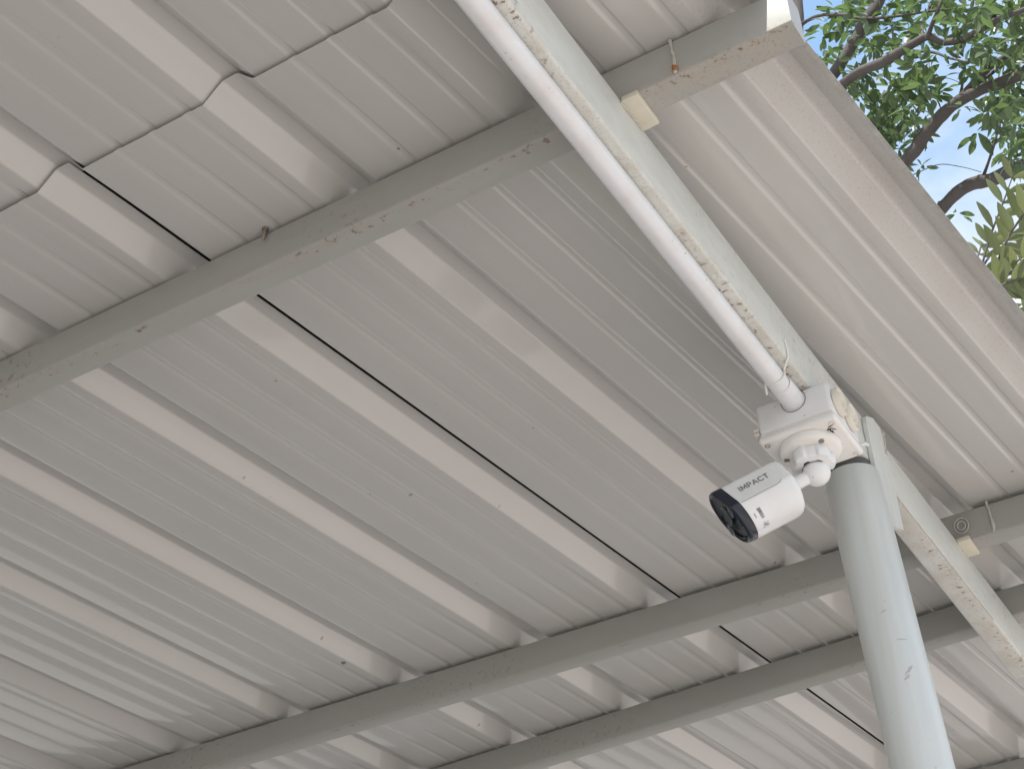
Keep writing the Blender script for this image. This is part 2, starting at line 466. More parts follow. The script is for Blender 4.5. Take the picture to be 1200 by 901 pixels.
for yy in (3.95, 4.95, 5.95, .05, -.95, -1.95, -2.95, -3.95, -4.95):
    purlin(-6.1, -.20 + yy * T, yy, 0, 1.2255, ROOF_Z - .002, M_PURLIN2)

# beam: box section along y under the purlins
def ybox(x0, x1, y0, y1, z0, z1, e=.004, n=16):
    mb = MB(); sec = []
    for (cx, cz, a0) in ((x0 + e, z0 + e, 180), (x1 - e, z0 + e, 270), (x1 - e, z1 - e, 0), (x0 + e, z1 - e, 90)):
        for k in range(4):
            a = math.radians(a0 + 30 * k); sec.append((cx + e * math.cos(a), cz + e * math.sin(a)))
    m = len(sec)
    for j in range(n + 1):
        y = y0 + (y1 - y0) * j / n; dx = .0008 * math.sin(y * 4)
        for (a, b_) in sec: mb.v.append(Vector((a + dx, y, b_)))
    for j in range(n):
        for k in range(m):
            k2 = (k + 1) % m; mb.f.append([j * m + k, (j + 1) * m + k, (j + 1) * m + k2, j * m + k2]); mb.mi.append(0)
    mb.f.append(list(range(m))); mb.f.append([n * m + k for k in reversed(range(m))]); mb.mi += [0, 0]
    return mb
bm_ = ybox(-.489, -.454, -5.6, 2.397, 1.148, 1.2240)
bo = bm_.build('beam', M_BEAM, None, (-.454, .9, 1.148 + EYE), smooth=True, angle=35)
bo.parent = carport; bo.location = Vector((-.454, .9, 1.148 + EYE)) - Vector(carport['_o'])
# post: round pipe leaning a touch, open at the top
PX, PY = -.4788, 1.6985
lean = Vector((-.033, -.009, 1)).normalized()
ptop = Vector((PX - .0025, PY - .0007, 1.1335)); pbot = ptop - lean * ((1.1275 + EYE) / lean.z)
mb = MB(); Lp = (ptop - pbot).length
mb.lathe([(.0352, 0), (.0352, Lp * .25), (.0350, Lp * .5), (.0350, Lp * .75), (.0350, Lp - .001), (.0343, Lp), (.0318, Lp), (.0314, Lp - .001), (.0314, Lp - .3)], frame(pbot, lean), 64)
post = mb.build('post', M_POST, carport, smooth=True, angle=50)
mb = MB(); mb.lathe([(.0285, Lp - .25), (.0285, Lp + .0142)], frame(pbot, lean), 32)  # added dark stub, its colour stands in for the shaded gap under the beam
mb.build('gap_shade_stub', M_DARK, post, smooth=True)
# a scratch and two scuffs where the post was knocked
M_CHIP = plain('scuffed_paint', (.44, .425, .41), .7, .3, 0, .35, 400)
def chip(u, v, wdt, hgt, seed, tilt=0.0):
    q = at(u, v, PY - .030); ax0 = pbot + lean * ((q.z - pbot.z) / lean.z); a0 = math.atan2(q.y - ax0.y, q.x - ax0.x); rg = random.Random(seed)
    mb = MB(); b0 = len(mb.v); n_ = 9; rr = .03518
    for k in range(n_):
        t_ = k / (n_ - 1) - .5; hh = hgt * (1 - (2 * t_) ** 2) * rg.uniform(.4, 1.0) + .0002
        for sg in (-1, 1):
            a_ = a0 + t_ * wdt / rr; zz_ = t_ * tilt + sg * hh / 2
            mb.v.append(Vector((ax0.x + rr * math.cos(a_), ax0.y + rr * math.sin(a_), q.z + zz_)) - Vector((lean.x, lean.y, 0)) * 0)
    for k in range(n_ - 1): mb.f.append([b0 + 2 * k, b0 + 2 * k + 2, b0 + 2 * k + 3, b0 + 2 * k + 1]); mb.mi.append(0)
    mb.build('paint_chip', M_CHIP, post)
chip(1058, 747, .013, .0016, 1)
chip(1066, 783, .012, .007, 2, .012); chip(1063, 793, .008, .007, 4, .006)
chip(1036, 717, .008, .002, 3, .003)
# flat plate welded on the outer side of beam and post
pl = [(1.6945, 1.0505), (1.7640, 1.0800), (1.7660, 1.2300), (1.7550, 1.2330), (1.7320, 1.2345), (1.7000, 1.2180), (1.6950, 1.2050)]
mb = MB()
x0, x1 = -.4530, -.4475
b = len(mb.v); n = len(pl)
mb.v += [Vector((x0, *p)) for p in pl] + [Vector((x1, *p)) for p in pl]
mb.f.append(list(reversed(range(n)))); mb.f.append([n + i for i in range(n)]); mb.mi += [0, 0]
for i in range(n): mb.f.append([i, (i + 1) % n, n + (i + 1) % n, n + i]); mb.mi.append(0)
plate = mb.build('bracket_plate', M_POST, carport)
def weld(pts, rad, parent, mat=M_WELD, name='weld'):
    mb = MB(); rng = random.Random(len(pts) * 31 + int(abs(pts[0][1]) * 1000))
    P = []
    for a, b in zip(pts, pts[1:]):
        a, b = Vector(a), Vector(b); k = max(2, int((b - a).length / .004))
        P += [a + (b - a) * i / k for i in range(k)]
    P.append(Vector(pts[-1]))
    P = [p + Vector((rng.uniform(-1, 1), rng.uniform(-1, 1), rng.uniform(-1, 1))) * rad * .35 for p in P]
    mb.tube(P, [rad * rng.uniform(.6, 1.3) for _ in P], 7)
    return mb.build(name, mat, parent, smooth=True, angle=80)
weld([(-.4545, 1.694, 1.128), (-.4535, 1.6938, 1.10), (-.4525, 1.6935, 1.07), (-.4500, 1.6945, 1.0500)], .0028, plate)
weld([(-.4500, 1.6945, 1.0500), (-.450, 1.725, 1.0625), (-.4500, 1.762, 1.079)], .0020, plate)
weld([(-.4490, 1.757, 1.190), (-.4490, 1.7615, 1.21), (-.4485, 1.762, 1.232)], .0030, plate)
# cleats that tie the purlins to the beam
for (yy, zz) in ((1.0480, 1.2175), (2.0670, 1.2165)):
    mb = MB(); mb.box((-.4535, yy, zz), (-.4345, yy + .049, zz + .0075), bev=.0015)
    mb.build('cleat', M_CLEAT, carport, smooth=True, angle=50)
for yy in (1.0480, 2.0670):
    weld([(-.4535, yy + .001, 1.2178), (-.4535, yy + .024, 1.2176), (-.4535, yy + .048, 1.2178)], .0017, carport)
    weld([(-.4520, yy + .0495, 1.2195), (-.443, yy + .0498, 1.2225), (-.4360, yy + .0495, 1.2235)], .0017, carport)
# upright weld seams where purlins were lengthened
for (xx, yy, P) in ((-.3935, 1.0525, P1), (-.4010, 2.0838, P2)):
    weld([(xx, yy, 1.2275), (xx + .001, yy - .0004, 1.252), (xx - .001, yy, 1.277)], .0022, carport, M_WELD, 'weld_seam')
rs = plain('rusty_lump', (.33, .15, .06), .8, .2, 0, .5, 300)
weld([(-.3915, 1.0515, 1.2290), (-.3905, 1.0510, 1.2350)], .0030, carport, rs, 'rust_lump')
# curled ring on the side of the second purlin
mb = MB()
for rr in (.0060, .0105):
    c0 = Vector((-.4440, 2.0815, 1.2500))
    mb.tube([c0 + Vector((rr * math.cos(a), -.001, rr * 1.2 * math.sin(a))) for a in [i * .35 for i in range(19)]], .0011, 6)
mb.build('mud_ring', M_WELD, carport, smooth=True)
# ragged weld along the lower arris of the beam, and a screw tip at the first purlin
weld([(-.4545, 1.77 + .02 * i, 1.1485) for i in range(0, 22)], .0009, carport, M_WELD, 'weld_seam')
def screw(p, direction, ln=.014):
    mb = MB(); M = frame(p, direction)
    mb.lathe([(0, ln), (.0008, ln - .002), (.0022, ln - .006), (.0022, 0), (.0040, 0), (.0040, -.003), (0, -.003)], M, 10)
    return mb.build('screw', M_SCREW, carport, smooth=True, angle=40)
screw((-.9098, 1.049, 1.279), (-.15, .05, -1), .016)
screw((-1.452, 1.9450, 1.2800), (0, 0, -1), .004)

# ------------------------------------------------------------------ conduit, tie
CX, CZ = -.4765, 1.1352
conduit = thing('conduit', V(CX, .4, CZ), 'long white plastic pipe under the beam running down into the junction box', 'pipe')
mb = MB(); mb.tube([(CX + .0012 * math.sin(y * 3), y, CZ + .001 * math.sin(y * 2.3)) for y in [-5.5 + i * .1 for i in range(70)] + [1.475]], .0122, 28)
mb.build('pipe', M_PIPE, conduit, smooth=True, angle=50)
mb = MB(); mb.lathe([(.0122, 0), (.0129, .0004), (.0132, .0012), (.0137, .045), (.0136, .046)], frame((CX - .0006, 1.467, CZ - .0002), (0, 1, 0)), 40)
mb.build('pipe_adaptor', M_PIPE, conduit, smooth=True, angle=50)
tie = thing('cable_tie', V(CX, 1.435, CZ), 'thin white cable tie round the conduit just before the junction box', 'cable tie')
mb = MB()
loop = [(CX + .0130 * math.cos(a), 1.450 + .003 * math.sin(a), CZ + .0130 * math.sin(a)) for a in [math.radians(20 - 15 * i) for i in range(19)]]
loop = [(-.4527, 1.438, 1.172)] + [(-.4535, 1.442, 1.150)] + loop
mb.tube(loop, .0011, 6)
mb.build('strap', M_TIE, tie, smooth=True)
mb = MB(); mb.tube([(CX - .0132, 1.452, CZ - .004), (CX - .0150, 1.457, CZ - .016)], .0013, 6)
mb.build('tail', M_TIE, tie, smooth=True)

# ------------------------------------------------------------------ junction box
BX0, BX1, BY0, BY1, BZ0, BZ1 = -.5275, -.4310, 1.5040, 1.5955, 1.0910, 1.1475
jbox = thing('junction_box', V(-.4775, 1.55, BZ0), 'square white plastic junction box between the beam and the camera', 'junction box')
mb = MB(); mb.box((BX0 + .0015, BY0 + .0015, BZ0 + .012), (BX1 - .0015, BY1 - .0015, BZ1), bev=.006)
mb.build('box_body', M_BOX, jbox, smooth=True, angle=60)
mb = MB(); mb.box((BX0, BY0, BZ0), (BX1, BY1, BZ0 + .0105), bev=.0042)
lid = mb.build('lid', M_LID, jbox, smooth=True, angle=60)
mb = MB(); mb.box((BX0 + .003, BY0 + .003, BZ0 + .0100), (BX1 - .003, BY1 - .003, BZ0 + .0128))
mb.build('gasket', M_LID, jbox)
for (sx, sy) in ((0, 0), (1, 0), (0, 1), (1, 1)):
    c0 = (BX0 + .008 + sx * (BX1 - BX0 - .016), BY0 + .008 + sy * (BY1 - BY0 - .016), BZ0)
    mb = MB(); mb.lathe([(.0036, -.0006), (.0032, -.0012), (.0030, -.0002), (.0022, .0006), (0, .0006)], frame(c0, (0, 0, 1)), 14)
    mb.build('lid_screw', M_SCREW if (sx, sy) == (0, 0) else M_CREAM, lid, smooth=True)
# hinge lug at the near left corner
mb = MB(); mb.box((BX0 - .0045, BY0 + .002, BZ0 + .0145), (BX0 + .002, BY0 + .011, BZ0 + .0185), bev=.001)
mb.box((BX0 - .0045, BY0 + .002, BZ0 + .0205), (BX0 + .002, BY0 + .011, BZ0 + .0240), bev=.001)
mb.build('hinge', M_CREAM, jbox, smooth=True)
# a lug at the far right corner
mb = MB(); mb.tube([(BX1 - .001, BY1 - .004, BZ0 + .012), (BX1 + .004, BY1 - .003, BZ0 + .013), (BX1 + .006, BY1 + .001, BZ0 + .012)], .0022, 8)
mb.build('lug', M_BOX, jbox, smooth=True)
for yy in (1.5265, 1.5630):
    M = frame((BX1 - .001, yy, 1.1255), (1, 0, 0), (0, 1, 0))
    mb = MB(); mb.lathe([(.0175, 0), (.0175, .0055), (.0166, .0068), (.0150, .0068), (.0142, .0045), (.0115, .0045), (.0108, .0062), (.0070, .0062), (.0064, .0045), (0, .0045)], M, 36)
    mb.build('knockout_plug', M_CREAM, jbox, smooth=True, angle=35)
mb = MB(); mb.lathe([(.0150, -.0004), (.0156, -.0006), (.0158, .001)], frame((CX - .0008, BY0 + .0014, CZ - .0002), (0, 1, 0)), 36)
mb.build('pipe_hole', M_DARK, jbox)
# hand drawn arrow in black marker on the lid
mb = MB(); zz = BZ0 - .0003
def stroke(p, q, wd=.0009):
    p, q = Vector((*p, zz)), Vector((*q, zz)); dd = (q - p); sd_ = Vector((-dd.y, dd.x, 0)).normalized() * wd
    mb.quadface([p + sd_, p - sd_, q - sd_ * .6, q + sd_ * .6])
A0 = hit0 = at(971, 499, 1.0); A0 = A0 * (BZ0 / A0.z)
def on_lid(u, v): q = at(u, v, 1.0); q = q * (BZ0 / q.z); return (q.x, q.y)
for a, b_ in (((969, 506), (971, 500)), ((971, 500), (976.5, 497.5)), ((970, 504), (974, 501)), ((974, 501.5), (980, 503)), ((972, 502), (976, 508)), ((975, 504), (979, 511)), ((976.5, 507), (977, 511.5)), ((977, 511), (980.5, 509.5)), ((979, 509), (981, 513)), ((980, 512.5), (984, 513))):
    stroke(on_lid(*a), on_lid(*b_), .0011 if a[1] < 505 else .0006)
mb.build('marker_arrow', M_INK, lid)

# ------------------------------------------------------------------ security camera
scam = thing('security_camera', V(-.479, 1.5440, BZ0), 'white bullet security camera hanging under the junction box', 'security camera')
BC = Vector((-.4790, 1.5440, BZ0))
Mz = frame(BC, (0, 0, -1), (0, -1, 0))
mb = MB(); mb.lathe([(.0365, .0003), (.0368, .0020), (.0366, .0060), (.0350, .0090), (.0315, .0110), (.0240, .0120), (.0180, .0122)], Mz, 56)
base = mb.build('mount_base', M_CREAM if False else M_LID, scam, smooth=True, angle=60)
for a in (75, 195, 315):
    p = BC + Vector((.0295 * math.cos(math.radians(a)), .0295 * math.sin(math.radians(a)), -.0112))
    mb = MB(); mb.lathe([(.0034, -.0006), (.0034, .0010), (.0026, .0013), (.0022, .0003), (0, .0003)], frame(p, (0, 0, -1)), 14)
    mb.build('mount_screw', M_SCREW, base, smooth=True)
def lob(a, z):
    c_ = .5 + .5 * math.cos(5 * (a - .35)); return 1 + .17 * (1 if c_ > .62 else max(0, (c_ - .38) / .24))
mb = MB(); mb.lathe([(.0190, .0100), (.0215, .0112), (.0225, .0130), (.0225, .0240), (.0214, .0268), (.0175, .0277), (.0125, .0279)], Mz, 90, lob)
mb.build('locking_collar', M_CAMW, scam, smooth=True, angle=38)
BALL = Vector((-.4785, 1.5485, 1.0572))
mb = MB(); mb.lathe([(.0162 * math.sin(a), -.0162 * math.cos(a)) for a in [math.pi * i / 20 for i in range(21)]], frame(BALL, (0, 0, -1)), 40)
mb.build('swivel_ball', M_CAMW, scam, smooth=True, angle=80)
AX = Vector((-.844, -.377, -.426)).normalized()
U0 = (Vector((0, 0, 1)) - AX * AX.z).normalized(); S0 = AX.cross(U0); 
if S0.y > 0: S0 = -S0
def cpt(a, rad, ang):
    a += max(0, min(1.1, (a - .06) / .055)) * (.0058 * math.cos(ang - math.radians(64)) * rad / .0335 - .0015)
    return BALL + AX * (a - .0035) + (S0 * math.cos(ang) + U0 * math.sin(ang)) * rad
mb = MB()
RB = .0355
PA0, PA1 = math.radians(-17.5), math.radians(53)
PC = (PA0 + PA1) / 2; PH = RB * math.cos((PA1 - PA0) / 2) + .0022
def sect(ang, grow=1.0):
    # rounded outline with a flattened side that carries the lettering
    k = RB
    dlt = (ang - PC + math.pi) % (2 * math.pi) - math.pi
    if abs(dlt) < math.radians(60):
        flat = PH / max(.2, math.cos(dlt)); k = min(k, flat)
    return k * grow
NS = 120
rings = [(.0370, .30), (.0372, .55), (.0380, .74), (.0398, .86), (.0425, .94), (.0465, .985), (.0510, 1.0), (.0700, 1.0), (.0900, 1.0), (.1120, 1.0)]
b = 0
for (a, gk) in rings:
    for i in range(NS):
        an = 2 * math.pi * i / NS; mb.v.append(cpt(a, sect(an, gk), an))
for j in range(len(rings) - 1):
    for i in range(NS):
        i2 = (i + 1) % NS; mb.f.append([j * NS + i, j * NS + i2, (j + 1) * NS + i2, (j + 1) * NS + i]); mb.mi.append(0)
mb.f.append(list(range(NS))); mb.mi.append(0)
body = mb.build('camera_body', M_CAMW, scam, smooth=True, angle=50)
# arm between ball and body
mb = MB(); mb.lathe([(.0085, .004), (.0080, .020), (.0086, .033), (.0112, .0375)], frame(BALL, AX), 28)
mb.build('arm', M_CAMW, scam, smooth=True, angle=60)
# black front: a collar and a slightly recessed glass face
mb = MB(); rf = [(.1122, .995), (.1130, 1.005), (.1215, 1.0), (.1240, .97), (.1248, .93), (.1235, .90), (.1220, .88)]
for (a, gk) in rf:
    for i in range(NS):
        an = 2 * math.pi * i / NS; mb.v.append(cpt(a, sect(an, gk), an))
for j in range(len(rf) - 1):
    for i in range(NS):
        i2 = (i + 1) % NS; mb.f.append([j * NS + i, j * NS + i2, (j + 1) * NS + i2, (j + 1) * NS + i]); mb.mi.append(0)
mb.f.append([(len(rf) - 1) * NS + i for i in range(NS)]); mb.mi.append(0)
front = mb.build('front_cap', M_GLASS, scam, smooth=True, angle=50)
MF = lambda o_, s_=0, u_=0: frame(BALL + AX * (o_ - .0035) + S0 * s_ + U0 * u_, AX, S0)
mb = MB(); mb.lathe([(.0130, 0), (.0130, .0018), (.0115, .0022), (.0100, .0008), (.0060, .0004), (0, .0012)], MF(.1220, 0, .004), 32)
mb.build('lens', M_GLASS2, front, smooth=True, angle=40)
for sg in (-1, 1):
    mb = MB(); mb.lathe([(.0075, 0), (.0075, .0012), (.0068, .0015), (0, .0015)], MF(.1220, sg * .0195, -.004), 22)
    mb.build('infrared_window', M_IR, front, smooth=True, angle=40)
for t0 in (-60, 140):
    mb = MB(); mb.tube([cpt(.1234, .0285, math.radians(t0 + t)) for t in range(0, 111, 10)], .0012, 6)
    mb.build('front_rib', M_GLASS2, front, smooth=True)
# groove along the side panel, lettering, label
pn = (S0 * math.cos(PC) + U0 * math.sin(PC)).normalized()          # outward from the flat panel
pu = (-S0 * math.sin(PC) + U0 * math.cos(PC)).normalized()         # up across it
def panel(a, u, h=0): return BALL + AX * (a - .0035) + pn * (PH + h) + pu * u
halfw = RB * math.sin((PA1 - PA0) / 2)
mb = MB()
gz = -halfw * .93
pts = [panel(.1105, gz, .0002), panel(.0900, gz, .0002), panel(.0640, gz, .0002), panel(.0580, gz + .001, .0002), panel(.0555, gz + .004, .0002)]
mb.tube(pts, .0005, 6)
mb.build('panel_seam', M_SEAM, body, smooth=True)
# lettering in plain strokes: each letter on a 0..1 box
GL = {'I': (.18, [((.5, 0), (.5, 1))]),
      'M': (.95, [((.06, 0), (.12, 1)), ((.12, 1), (.5, .22)), ((.5, .22), (.88, 1)), ((.88, 1), (.94, 0))]),
      'P': (.66, [((.1, 0), (.1, 1)), ((.1, 1), (.68, .98)), ((.68, .98), (.9, .84)), ((.9, .84), (.9, .64)), ((.9, .64), (.68, .48)), ((.68, .48), (.1, .46))]),
      'A': (.84, [((.02, 0), (.5, 1)), ((.5, 1), (.98, 0)), ((.2, .3), (.8, .3))]),
      'C': (.80, [((.95, .84), (.7, .98)), ((.7, .98), (.36, .96)), ((.36, .96), (.1, .72)), ((.1, .72), (.06, .45)), ((.06, .45), (.2, .14)), ((.2, .14), (.5, .02)), ((.5, .02), (.78, .05)), ((.78, .05), (.96, .2))]),
      'T': (.74, [((0, .98), (1, .98)), ((.5, .98), (.5, 0))])}
mb = MB(); LH = .0076; total = sum(GL[c][0] for c in 'IMPACT') * LH + 5 * .0014; xx = -total / 2; k = 0
for ch in 'IMPACT':
    wl = GL[ch][0] * LH
    for (p, q) in GL[ch][1]:
        a_ = Vector((xx + p[0] * wl, p[1] * LH - LH / 2)); b_ = Vector((xx + q[0] * wl, q[1] * LH - LH / 2))
        t_ = (b_ - a_).normalized(); nrm = Vector((-t_.y, t_.x)) * .00068; ex = t_ * .0004; k += 1
        mb.quadface([panel(.0825, 0) - AX * v_.x + pu * (v_.y + .0012) + pn * (.00035 + k * 4e-6) for v_ in (a_ - ex + nrm, a_ - ex - nrm, b_ + ex - nrm, b_ + ex + nrm)])
    xx += wl + .0014
mb.build('lettering', M_PRINT, body)
def patch(name, a0, a1, d0, d1, rad, mat, parent, n=8):
    mb = MB()
    for i in range(n):
        t0 = math.radians(d0 + (d1 - d0) * i / n); t1 = math.radians(d0 + (d1 - d0) * (i + 1) / n)
        mb.quadface([cpt(a0, rad, t0), cpt(a1, rad, t0), cpt(a1, rad, t1), cpt(a0, rad, t1)])
    return mb.build(name, mat, parent)
lab = patch('label', .0900, .1105, -82, -30, RB + .0002, M_CAMW, body, 12)
mb = MB(); rng = random.Random(5)
def bar(a0, a1, d0, d1):
    t0, t1 = math.radians(d0), math.radians(d1)
    mb.quadface([cpt(a0, RB + .0005, t0), cpt(a1, RB + .0005, t0), cpt(a1, RB + .0005, t1), cpt(a0, RB + .0005, t1)])
for k in range(17):
    t = -36 - k * 1.25; bar(0.0960, 0.1010 if k < 4 else 0.1005, t, t - rng.choice((.5, .8, 1.0)))
for k in range(6): bar(0.1055, 0.1070, -42 - k * 1.6, -43 - k * 1.6)
for k in range(9): bar(0.0925 + rng.uniform(0, .010), 0.0940 + rng.uniform(0, .010), -66 - k * 1.5, -66.8 - k * 1.5)
mb.build('label_print', M_PRINT, lab)

# ------------------------------------------------------------------ trees beyond the roof
def mat_leaf(name, a, b, tr, trf=.45, rough=.38):
    s = NT(name); oi = s.n('ObjectInfo'); geo = s.n('NewGeometry')
    rnd = s.math('FRACT', s.math('ADD', oi.outputs['Random'], geo.outputs['Random Per Island']))
    col = s.mix(rnd, a, b)
    s.done(col, rough, .45)
    tb = s.n('BsdfTranslucent'); s.l(s.mix(rnd, tr, C(*[c * .7 for c in tr[:3]])), tb.inputs['Color'])
    ms = s.n('MixShader'); ms.inputs['Fac'].default_value = trf
    s.l(s.b.outputs[0], ms.inputs[1]); s.l(tb.outputs[0], ms.inputs[2])
    s.l(ms.outputs[0], s.N['Material Output'].inputs['Surface'])
    return s.m
M_LEAF = mat_leaf('green_leaf', C(.038, .060, .036), C(.078, .108, .055), C(.14, .23, .06), .36)
M_FROND = mat_leaf('olive_leaflet', C(.085, .105, .05), C(.14, .16, .08), C(.22, .25, .09), .35)
def mat_bark():
    s = NT('grey_brown_bark'); o = s.coord('Object', (1, 1, .35))
    c = s.mix(s.noise(o, 18, 6, .65), C(.052, .046, .044), C(.12, .108, .102))
    s.bump(s.noise(o, 60, 5), .6, .006)
    return s.done(c, .85, .2)
M_BARK = mat_bark()

def leaf_mesh(ln, wd, mat, bend=.15, name='leaf'):
    me = bpy.data.meshes.new(name)
    prof = [(0, .10), (.12, .42), (.32, .88), (.55, 1.0), (.78, .72), (.92, .36), (1.0, .04)]
    v, fcs = [], []
    for t, w_ in prof:
        z = -bend * ln * t * t
        for sgn in (-1, 0, 1):
            v.append((t * ln, sgn * w_ * wd / 2, z + (abs(sgn) * .16 * w_ * wd)))
    for j in range(len(prof) - 1):
        for k in (0, 1):
            a = j * 3 + k; fcs.append([a, a + 1, a + 4, a + 3])
    me.from_pydata(v, [], fcs); me.materials.append(mat); me.update()
    me.polygons.foreach_set('use_smooth', [True] * len(fcs))
    return me
def rot_from(dirv, roll):
    x = dirv.normalized(); z = Vector((0, 0, 1)) - x * x.z
    if z.length < .05: z = Vector((1, 0, 0)) - x * x.x
    z.normalize(); y = z.cross(x)
    R_ = Matrix(((x.x, y.x, z.x), (x.y, y.y, z.y), (x.z, y.z, z.z)))
    return R_ @ Matrix.Rotation(roll, 3, 'X')

KD = 1.5                      # how far the trees stand off
att = lambda u, v, Y: at(u, v, Y * KD)
tree = thing('leafy_tree', Vector((-2.15, 6.75, 0)), 'broad leafed tree with dark forking limbs seen beyond the edge of the roof', 'tree')
def limb(name, pts, rads, n=10, parent=None):
    P = [Vector(p) for p in pts]
    # smooth the run and make it slightly knobbly
    Q, Rr = [], []
    for i in range(len(P) - 1):
        p0 = P[max(0, i - 1)]; p1 = P[i]; p2 = P[i + 1]; p3 = P[min(len(P) - 1, i + 2)]
        for k in range(6):
            t = k / 6
            q = .5 * ((2 * p1) + (-p0 + p2) * t + (2 * p0 - 5 * p1 + 4 * p2 - p3) * t * t + (-p0 + 3 * p1 - 3 * p2 + p3) * t ** 3)
            rr = rads[i] + (rads[i + 1] - rads[i]) * t
            jit = noise.noise_vector(q * 7) * rr * .35
            Q.append(q + jit); Rr.append(rr * (1 + .18 * noise.noise(q * 16)))
    Q.append(P[-1]); Rr.append(rads[-1])
    mb = MB(); mb.tube(Q, Rr, n); return mb.build(name, M_BARK, parent or tree, smooth=True, angle=80)
px = lambda w_, Y: w_ / FPX * (Y / .71) / 2        # pixel width -> radius
fork = att(890, 330, 4.45)
limb('trunk', [(-2.15, 6.75, -EYE - .1), (-2.12, 6.78, 1.0), (-2.08, 6.72, 3.0), fork + Vector((0, 0, -1.0)), fork, att(925, 110, 4.5), att(931, 20, 4.52), att(926, -90, 4.6), att(950, -260, 4.7)], [.20, .17, .145, .13, .115, px(24, 6.75), px(22, 6.75), px(20, 6.75), px(12, 6.75)], 14)
LIMBS = [
 ([fork, att(940, 150, 4.35), att(983, 78, 4.3), att(1012, 30, 4.3), att(1035, -8, 4.3), att(1062, -70, 4.4), att(1080, -200, 4.5)], [17, 16, 14, 15, 14, 11, 6]),
 ([fork + Vector((.02, 0, 0)), att(940, 165, 4.2), att(985, 100, 4.15), att(1036, 72, 4.1), att(1070, 52, 4.1), att(1088, 43, 4.1), att(1104, 50, 4.1), att(1125, 47, 4.08), att(1152, 33, 4.05), att(1178, 20, 4.0), att(1215, 5, 4.0), att(1300, -40, 3.9)], [14, 14, 12, 13, 11, 9, 8, 9, 8, 7, 6, 3]),
 ([att(1086, 46, 4.1), att(1094, 25, 4.05), att(1101, 8, 4.0), att(1112, -20, 4.0)], [6, 4.5, 4, 3]),
 ([att(1082, 44, 4.1), att(1081, 25, 4.15), att(1090, 8, 4.2), att(1096, -15, 4.2)], [5, 3.5, 3, 2]),
 ([fork, att(1000, 265, 4.4), att(1045, 210, 4.4), att(1068, 182, 4.4), att(1095, 145, 4.38), att(1126, 117, 4.35), att(1160, 102, 4.3), att(1200, 84, 4.25), att(1290, 40, 4.2), att(1380, 0, 4.1)], [19, 17, 14, 15, 15, 14, 13, 15, 10, 5]),
 ([att(1124, 117, 4.35), att(1140, 98, 4.33), att(1158, 80, 4.3), att(1180, 66, 4.28), att(1202, 42, 4.25), att(1240, 0, 4.2)], [10, 8, 9, 7, 6, 3]),
 ([att(1127, 119, 4.35), att(1146, 99, 4.36), att(1166, 83, 4.36)], [6, 4.5, 4]),
 ([fork + Vector((0, 0, -.05)), att(1010, 330, 4.6), att(1080, 268, 4.6), att(1108, 241, 4.6), att(1135, 217, 4.58), att(1165, 210, 4.55), att(1205, 192, 4.5), att(1300, 160, 4.4)], [18, 16, 14, 14, 14, 15, 15, 8]),
 ([att(1149, 214, 4.58), att(1156, 196, 4.55), att(1164, 172, 4.5), att(1171, 148, 4.5), att(1180, 120, 4.5)], [4.5, 3.6, 3.2, 3, 2]),
 ([att(932, 34, 4.5), att(945, 25, 4.45), att(965, 18, 4.4), att(990, 18, 4.35), att(1010, 22, 4.3), att(1045, 20, 4.25), att(1085, 14, 4.2), att(1120, 10, 4.15)], [6, 5, 4.5, 4.5, 4, 4, 3, 2]),
 ([att(1070, 60, 4.1), att(1095, 62, 4.1), att(1112, 68, 4.08), att(1134, 73, 4.05)], [4, 3.4, 3, 2]),
 ([att(1125, 113, 4.35), att(1128, 98, 4.33), att(1131, 78, 4.3)], [4.5, 3.2, 2]),
 ([att(1098, 98, 4.2), att(1091, 86, 4.2), att(1088, 70, 4.2)], [1.6, 1.3, 1]),
 ([att(1070, 205, 4.3), att(1100, 193, 4.3), att(1128, 196, 4.3), att(1150, 202, 4.3)], [1.5, 1.1, 1, .8]),
 ([att(1083, 93, 4.3), att(1110, 92, 4.3), att(1126, 98, 4.3)], [1.2, 1, .8]),
]
for pts, wds in LIMBS: limb('branch', pts, [px(w_, p.y) for p, w_ in zip(pts, wds)], 9 if wds[0] > 5 else 6)

